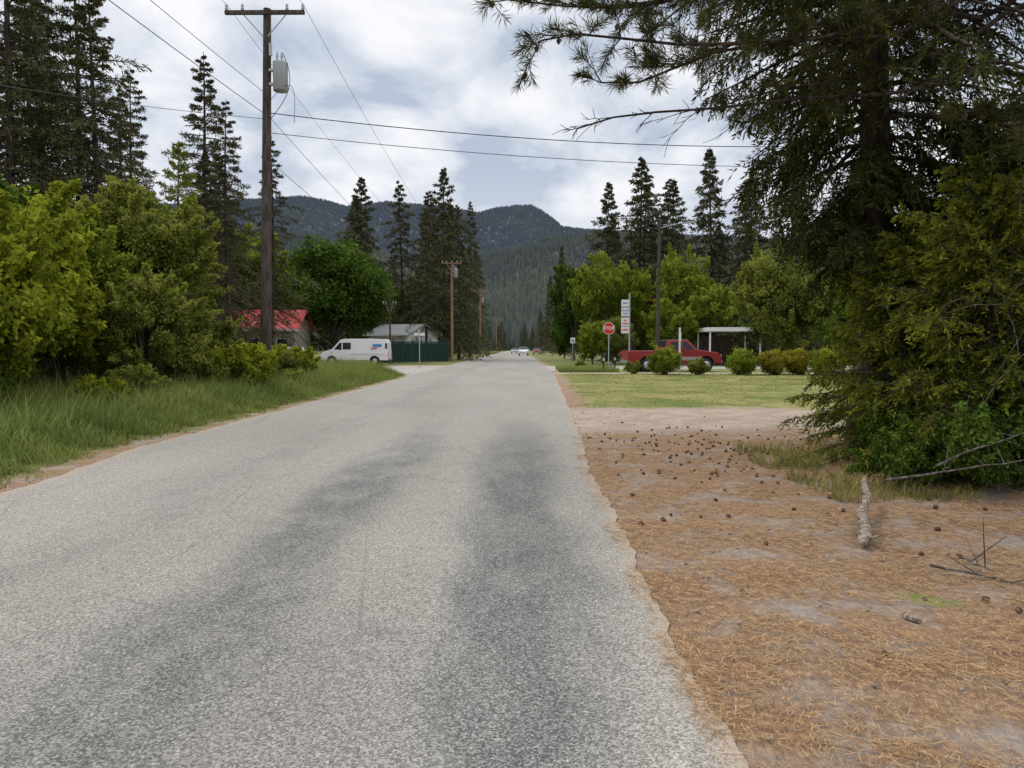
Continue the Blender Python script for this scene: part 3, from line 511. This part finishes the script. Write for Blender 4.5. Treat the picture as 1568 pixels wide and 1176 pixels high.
for p0,p1,r in [((2.95,5.3,0.05),(3.45,4.75,0.08),0.012),((3.3,5.6,0.05),(3.1,4.9,0.12),0.010),((3.6,7.3,0.3),(4.9,7.0,0.55),0.014),((4.1,7.3,0.45),(5.3,7.6,0.75),0.014)]:
    s=np.linspace(0,1,9)[:,None]; P=np.array(p0)*(1-s)+np.array(p1)*s+np.cumsum(R.normal(0,0.01,(9,3)),0); tube(mb,P,np.linspace(r,0.004,9),6,0)
    for j in (3,5,6): tube(mb,P[j]+(R.normal(0,0.12,3)+np.array([0,0,0.06]))*np.linspace(0,1,4)[:,None],[0.007,0.005,0.004,0.003],4,0)
mb.obj('fallen_twigs',[M['greybark']])
def rockat(name,c,sx_,sy_,sz_,mat,seed):
    r=np.random.default_rng(seed); th=np.linspace(0,2*np.pi,10,endpoint=False); k=1+r.uniform(-0.35,0.25,10); V=[];
    for z,f in((0,1),(0.6,0.92),(1,0.6)): V+= [[math.cos(a)*k[i]*f*sx_,math.sin(a)*k[i]*f*sy_,z*sz_*(0.8+0.3*r.random())] for i,a in enumerate(th)]
    V.append([0,0,sz_]); F4=[[j*10+i,j*10+(i+1)%10,(j+1)*10+(i+1)%10,(j+1)*10+i] for j in range(2) for i in range(10)]; b=MB(); b.add(V,F4,0); b.f.append((np.array([[20+i,20+(i+1)%10,30] for i in range(10)]),0,np.full(10,.5),False)); b.obj(name,[M[mat]],c)
rockat('bark_chunk',(2.32,4.35,0.005),0.035,0.09,0.028,'log',2)
mb=MB()
for i in range(300):
    y0=R.uniform(2.5,22); right=R.random()<0.7; x0=float(redge(y0))+R.exponential(0.7)-0.05 if right else float(ledge(y0))-R.uniform(-0.1,0.5); s_=R.uniform(0.005,0.013); z=float(gz(x0,y0))+0.012
    tube(mb,np.array([x0,y0,z])+np.array([s_,0,0])*np.linspace(-1,1,4)[:,None],[s_*0.4,s_*0.9,s_*0.8,s_*0.3],5,0)
mb.obj('loose_gravel',[M['rock']])
# ---------------------------------------------------------------- poles and wires
def pole(name,x,y,h,r,lean=0.0,mat='wood',arm=0,armz=0.3,tf=None,two=False,lamp=False,armrot=0):
    e=empty(name,(x,y,0)); b=MB(); s=np.linspace(0,1,8); tube(b,np.stack([lean*s,0*s,h*s-0.2*(s==0)],-1),r*(1-0.35*s),14,0); b.obj('pole_shaft',[M[mat]],parent=e)
    if arm:
        b=MB(); box(b,(lean,-r-0.06,h-armz),(arm,0.10,0.12),0)
        for q in (-0.48,-0.28,0.28,0.48):
            tube(b,np.array([lean+arm*q,-r-0.06,h-armz+0.06])+np.array([0,0,1.0])*np.linspace(0,0.22,5)[:,None],[0.03,0.06,0.035,0.055,0.02],8,1)
        for q in(-1,1): tube(b,np.array([[lean+q*arm*0.27,-r-0.06,h-armz-0.06],[lean+q*0.08,-r-0.03,h-armz-0.75]]),0.02,5,1)
        if two: box(b,(lean,-r-0.06,h-armz-0.9),(arm*0.9,0.10,0.12),0)
        o=b.obj('crossarm',[M[mat],M['galv']],parent=e); o.rotation_euler[2]=armrot
    if tf:
        b=MB(); zz_=h-tf; xo=lean*0.85+0.46; tube(b,np.array([xo,-0.05,zz_-1.0])+np.array([0,0,1.0])*np.array([0,0.02,0.04,0.9,0.95,1.0])[:,None],[0.12,0.22,0.24,0.24,0.25,0.12],18,0)
        tube(b,np.array([xo+0.05,-0.05,zz_])+np.array([0,0,1.0])*np.linspace(0,0.28,5)[:,None],[0.05,0.03,0.05,0.03,0.02],8,1); tube(b,np.array([xo-0.1,-0.05,zz_])+np.array([0,0,1.0])*np.linspace(0,0.3,5)[:,None],[0.04,0.025,0.045,0.025,0.02],8,1)
        box(b,(xo-0.27,-0.05,zz_-0.3),(0.2,0.12,0.08),1); box(b,(xo-0.27,-0.05,zz_-0.75),(0.2,0.12,0.08),1); box(b,(xo-0.30,-0.10,zz_+0.35),(0.08,0.1,0.4),1)
        s=np.linspace(0,1,12)[:,None]; tube(b,np.array([xo+0.1,-0.1,zz_+0.25])*(1-s)+np.array([lean*.8+0.1,-0.2,zz_-2.0])*s+np.array([0.45,0,0])*np.sin(s*3.14),0.012,4,2)
        b.obj('transformer',[M['galv'],M['galv'],M['wire']],parent=e)
    if lamp:
        b=MB(); s=np.linspace(0,1,8)[:,None]; tube(b,np.array([0,0,h-0.6])+np.array([2.4,-0.3,0.7])*s-np.array([0,0,0.2])*s**2,0.035,6,0); box(b,(2.6,-0.33,h-0.12),(0.6,0.22,0.12),0); b.obj('lamp_arm',[M['galv']],parent=e)
    return e
pole('utility_pole',-8.55,25,12.75,0.19,0.25,arm=2.6,armz=0.22,tf=1.7)
pole('utility_pole',-7.65,85,11.5,0.17,0.0,'newwood',arm=2.2,tf=0.9)
pole('utility_pole',-7.3,140,12.5,0.17,0.0,'newwood',arm=2.4,tf=1.5,two=True)
pole('utility_pole',-7.2,235,11,0.16,0,'newwood',arm=2.2)
pole('utility_pole',-13.0,75,7.2,0.11,0,'wood',arm=1.3,armz=1.2)
pole('street_lamp_pole',11.1,60,11.7,0.17,0.1,lamp=True)
pole('utility_pole',10.1,80,10.8,0.15,0)
pole('utility_pole',14.5,31,11.5,0.17,0,arm=2.0)
def wire(mb,a,c,sag,r=0.011):
    s=np.linspace(0,1,24)[:,None]; tube(mb,np.array(a)*(1-s)+np.array(c)*s-np.array([0,0,1.0])*sag*4*s*(1-s),r,4,0,0.5,False)
mb=MB()
for dx in(-1.25,1.25): wire(mb,(-8.3+dx,24.75,12.8),(-7.65+dx*0.85,84.8,11.5),1.0,0.009)
for dx in(-1.25,1.25): wire(mb,(-8.3+dx,24.75,12.8),(-9.5+dx,-20,12.5),0.9,0.009)
wire(mb,(-8.5,25,9.4),(-10,-20,9.2),0.5,0.012); wire(mb,(-8.5,25,10.1),(-10,-20,10.4),0.6,0.010)
wire(mb,(-8.5,25,9.5),(-7.65,85,8.0),0.9,0.011); wire(mb,(-8.5,25,8.0),(-7.65,85,7.4),0.7,0.011)
wire(mb,(-8.4,25,9.4),(14.5,31,9.9),0.45,0.018); wire(mb,(-8.4,25,8.75),(14.5,31,9.0),0.35,0.013); wire(mb,(-8.5,25,9.2),(-22,20,10.2),0.3,0.010); wire(mb,(-8.5,25,9.0),(-20,60,5),0.4,0.01)
for q in(-1,1): wire(mb,(-7.65+q,84.8,11.5),(-7.3+q,139.8,12.5),0.9,0.02)
s=np.linspace(0,1,40)[:,None]; tube(mb,np.array([-8.3,24.8,9.6])*(1-s)+np.array([-7.4,24.8,9.0])*s*1.0+np.array([0.35,0,0.9])*np.sin(s*3.14),0.010,4,0)
mb.obj('power_lines',[M['wire']])
# ---------------------------------------------------------------- signs
def text(body,size,mat,loc,rot,parent,name,ext=0.004):
    cu=bpy.data.curves.new(name,'FONT'); cu.body=body; cu.size=size; cu.align_x='CENTER'; cu.align_y='CENTER'; cu.extrude=ext; cu.offset=size*0.02
    o=bpy.data.objects.new(name,cu); cu.materials.append(M[mat]); o.location=loc; o.rotation_euler=rot; o.parent=parent; col.objects.link(o)
e=empty('stop_sign',(6.0,50,0)); b=MB(); box(b,(0,0.04,1.4),(0.07,0.05,3.2),0); b.obj('post',[M['galv']],parent=e)
def octo(b,r,y0,y1,mat):
    th=np.linspace(0,2*np.pi,8,endpoint=False)+np.pi/8; c=np.stack([np.cos(th)*r,0*th,np.sin(th)*r],-1)+np.array([0,0,2.92]); f=c+np.array([0,y0,0]); k=c+np.array([0,y1,0])
    V=np.concatenate([f,k,[[0,y0,2.92]]]); b.add(V,[[i,(i+1)%8,8+(i+1)%8,8+i] for i in range(8)],mat); b.f.append((np.array([[i,(i+1)%8,16] for i in range(8)])+b.n-17,mat,np.full(8,.5),False))
b=MB(); octo(b,0.42,0,0.012,0); octo(b,0.385,-0.004,0.0,1); b.obj('octagon_plate',[M['white'],M['red']],parent=e); text('STOP',0.31,'white',(0,-0.012,2.92),(math.pi/2,0,0),e,'stop_letters')
e=empty('motel_sign',(8.5,60,0)); b=MB(); tube(b,[[0.35,0,-0.1],[0.35,0,6]],0.06,10,1)
for z0,h in((5.2,0.55),(4.5,0.7),(3.7,0.7),(3.05,0.5)): box(b,(0,-0.02,z0),(0.62,0.10,h),0)
b.obj('sign_panels',[M['white'],M['galv']],parent=e)
for z0,tx in((5.2,'INN'),(4.6,'FOOD'),(4.35,'GAS'),(3.8,'RV'),(3.55,'PARK'),(3.05,'OPEN')): text(tx,0.22,'blue' if z0>4 else 'red',(0,-0.08,z0),(math.pi/2,0,0),e,'sign_text')
e=empty('street_name_sign',(-8.3,62,0)); b=MB(); tube(b,[[0,0,-0.1],[0,0,3]],0.04,8,1); box(b,(0,0,2.75),(0.9,0.03,0.22),0); box(b,(0,0,3.05),(0.03,0.8,0.2),0); b.obj('blades',[M['white'],M['galv']],parent=e)
e=empty('marker_post',(9.8,45.6,0)); b=MB(); box(b,(0,0,1.4),(0.10,0.08,2.9),0); box(b,(0,-0.05,2.3),(0.16,0.02,0.5),0); b.obj('post',[M['white']],parent=e)
e=empty('speed_limit_sign',(5.6,78,0)); b=MB(); tube(b,[[0,0,-0.1],[0,0,2.6]],0.04,8,1); box(b,(0,-0.05,2.4),(0.5,0.03,0.6),0); b.obj('plate',[M['white'],M['galv']],parent=e); text('50',0.3,'wire',(0,-0.07,2.35),(math.pi/2,0,0),e,'digits')
for x_,y_ in((5.6,49.5),(6.6,51.5)):
    e=empty('wooden_marker_stake',(x_,y_,0)); b=MB(); box(b,(0,0,0.5),(0.1,0.1,1.1),0); box(b,(0,-0.055,0.85),(0.09,0.01,0.18),1); b.obj('stake',[M['wood'],M['white']],parent=e)
# ---------------------------------------------------------------- vehicles
def vehicle(name,loc,rz,prof,arches,ra,halfw,belt,tumble,body,wins,glassseg,dec=None,scl=1.0):
    e=empty(name,loc,rz); e.scale=(scl,)*3; b=MB()
    L=max(p[0] for p in prof); pts=list(prof); zbot=prof[-1][1]
    for xa in sorted(arches,reverse=True):
        for a in np.linspace(0,math.pi,9): pts.append((xa+ra*1.15*math.cos(a),zbot+ra*1.05*math.sin(a)))
    W=lambda z: halfw-max(0,z-belt)*tumble
    me=bpy.data.meshes.new(name); n=len(pts); vs=[(x,-W(z),z) for x,z in pts]+[(x,W(z),z) for x,z in pts]; fs=[list(range(n))[::-1],[n+i for i in range(n)]]; mi=[0,0]
    for i in range(n):
        j=(i+1)%n; fs.append([i,j,n+j,n+i]); mi.append(1 if i in glassseg else (2 if i>=len(prof) else 0))
    me.from_pydata(vs,[],fs); me.materials.append(M[body]); me.materials.append(M['glass']); me.materials.append(M['tyre']); me.polygons.foreach_set('material_index',mi); me.update()
    o=place(me,'body',parent=e); bv=o.modifiers.new('b','BEVEL'); bv.width=0.035; bv.segments=2; bv.limit_method='ANGLE'; bv.angle_limit=math.radians(50)
    for w_ in wins:
        for sd_ in(-1,1): b.add([(x,sd_*(W(z)+0.012),z) for x,z in w_],[list(range(len(w_)))],0)
    for xa in arches:
        for sd_ in(-1,1):
            y1=sd_*(halfw-0.24); y2=sd_*(halfw-0.005); P=np.stack([np.full(5,xa),np.array([y1,y1+sd_*0.03,y2-sd_*0.03,y2,y2+sd_*0.002]),np.full(5,ra)],-1)
            tube(b,P,[ra*0.8,ra,ra,ra*0.92,ra*0.62],22,1); tube(b,np.array([[xa,y2-sd_*0.02,ra],[xa,y2+sd_*0.008,ra],[xa,y2+sd_*0.016,ra]]),[ra*0.6,ra*0.58,ra*0.2],16,2)
    zz_=zbot+0.1; box(b,(L-0.02,0,zz_),(0.14,halfw*1.9,0.16),2); box(b,(0.0,0,zz_),(0.14,halfw*1.9,0.16),2)
    for sd_ in(-1,1): 
        box(b,(L-0.06,sd_*(halfw-0.22),zbot+0.42),(0.12,0.3,0.17),3); box(b,(0.0,sd_*(halfw-0.1),zbot+0.5),(0.06,0.14,0.36),4)
        box(b,(max(p[0] for p in wins[0])+0.12,sd_*(halfw+0.12),belt+0.12),(0.12,0.18,0.2),5)
    if dec: 
        for c,s,m in dec: box(b,c,s,m)
    b.obj('fittings',[M['glass'],M['tyre'],M['silver'],M['white'],M['red'],M[body],M['blue'],M['orange']],parent=e)
    return e
vp=[(0,0.45),(0,1.0),(0.04,2.0),(0.2,2.27),(1.5,2.32),(3.8,2.30),(4.15,2.2),(4.85,1.42),(5.6,1.2),(5.82,1.0),(5.85,0.45)]
vehicle('white_cargo_van',(-12.0,69,0),math.pi,vp,(4.85,1.15),0.38,1.0,1.15,0.14,'white',[[(4.0,1.35),(4.0,1.98),(4.15,1.98),(4.66,1.40)],[(3.2,1.4),(3.2,1.98),(3.9,1.98),(3.9,1.38)],[(0.25,1.45),(0.25,1.95),(0.06,1.9),(0.04,1.45)]],(6,),
  dec=[((0.9,1.0,1.75),(0.75,0.06,0.20),6),((1.2,1.0,1.5),(0.5,0.06,0.08),7),((1.8,1.0,0.98),(3.0,0.03,0.03),2)],scl=1.06)
pp=[(0,0.55),(0,1.22),(2.15,1.24),(2.2,1.45),(2.32,1.86),(3.5,1.88),(4.15,1.28),(5.3,1.12),(5.5,0.95),(5.52,0.5)]
vehicle('red_pickup_truck',(7.2,51,0),math.radians(4),pp,(4.6,1.15),0.40,0.96,1.2,0.22,'carred',[[(2.5,1.28),(2.55,1.74),(3.15,1.74),(3.15,1.28)],[(3.25,1.28),(3.25,1.74),(3.45,1.74),(3.92,1.28)]],(3,5),dec=[((2.85,-0.955,0.78),(3.0,0.03,0.2),2)],scl=1.16)
cp=[(0,0.45),(0.02,1.1),(0.45,1.65),(2.6,1.68),(3.4,1.12),(4.3,0.98),(4.5,0.8),(4.5,0.4)]
cw=[[(0.5,1.12),(0.7,1.52),(1.6,1.54),(1.6,1.1)],[(1.7,1.1),(1.7,1.54),(2.5,1.54),(3.1,1.1)]]
vehicle('parked_car',(0.9,158,0),math.radians(-90),cp,(3.6,0.9),0.34,0.9,1.05,0.3,'white',cw,(1,3),scl=1.15)
vehicle('parked_car',(-1.4,215,0),math.radians(-90),cp,(3.6,0.9),0.34,0.9,1.05,0.3,'silver',cw,(1,3))
vehicle('parked_car',(4.4,190,0),math.radians(-90),cp,(3.6,0.9),0.34,0.9,1.05,0.3,'carred',cw,(1,3))
vehicle('parked_car',(-18.5,66,0),math.pi,cp,(3.6,0.9),0.34,0.9,1.05,0.3,'white',cw,(1,3))
# ---------------------------------------------------------------- buildings
def house(name,x,y,w,d,h,rise,wall,roof,ov=0.4,rz=0):
    e=empty(name,(x,y,0),rz); b=MB(); box(b,(0,0,h/2),(w,d,h),0)
    for s_ in(-1,1): b.add([(s_*w/2,-d/2,h),(s_*w/2,d/2,h),(s_*w/2,0,h+rise)],[[0,1,2]],0)
    b.obj('walls',[M[wall]],parent=e); b=MB()
    for s_ in(-1,1):
        e0=(h-rise*ov/(d/2)); a=[(-w/2-ov,s_*(d/2+ov),e0),(w/2+ov,s_*(d/2+ov),e0),(w/2+ov,0,h+rise),(-w/2-ov,0,h+rise)]
        up_=[(p[0],p[1],p[2]+0.03) for p in a]; tp=[(p[0],p[1],p[2]+0.16) for p in a]; b.add(up_+tp,[[0,1,2,3],[4,5,6,7],[0,1,5,4],[1,2,6,5],[3,0,4,7]],0)
    b.obj('roof',[M[roof]],parent=e); b=MB()
    for q in np.linspace(-0.35,0.35,max(2,int(w/2.5))): box(b,(q*w,-d/2-0.02,h*0.58),(1.1,0.08,1.0),1); box(b,(q*w,-d/2-0.05,h*0.58),(0.95,0.06,0.86),0)
    box(b,(w*0.12,-d/2-0.03,1.02),(0.95,0.08,2.0),1); box(b,(0,-d/2-ov-0.02,h-rise*ov/(d/2)+0.06),(w+2*ov,0.04,0.18),1)
    b.obj('windows_and_door',[M['glass'],M['white']],parent=e); return e
house('red_roof_building',-25.4,74,7.6,7,3.5,1.75,'beige','redroof',0.5,math.radians(4))
house('small_white_house',-14.6,94,6.0,6.5,3.3,1.15,'white','greyroof',0.45,math.radians(-28))
e=empty('white_carport',(19.0,68,0)); b=MB(); box(b,(0,0,3.25),(4.8,5,0.35),0)
for sx_ in(-2.2,2.2):
    for sy_ in(-2.2,2.2): box(b,(sx_,sy_,1.5),(0.12,0.12,3.1),0)
box(b,(-0.6,2.35,1.4),(3.0,0.1,2.7),1); b.obj('carport_frame',[M['white'],M['wood']],parent=e)
e=empty('green_fence'); b=MB(); P0=np.array([-14.6,80.0]); P1=np.array([-8.4,88.0]); L=np.linalg.norm(P1-P0); nseg=50
for k in range(nseg):
    p=P0+(P1-P0)*(k+0.5)/nseg; box(b,(p[0],p[1],1.2+0.02*math.sin(k*5)),(L/nseg*0.9*0.62,0.1,2.3),0)
for k in range(8):
    p=P0+(P1-P0)*k/7; box(b,(p[0],p[1]-0.12,1.3),(0.12,0.12,2.6),0)
b.add([(P0[0],P0[1]+.12,.05),(P1[0],P1[1]+.12,.05),(P1[0],P1[1]+.12,2.1),(P0[0],P0[1]+.12,2.1)],[[0,1,2,3]],0)
b.obj('fence_boards',[M['greenfence']],parent=e)
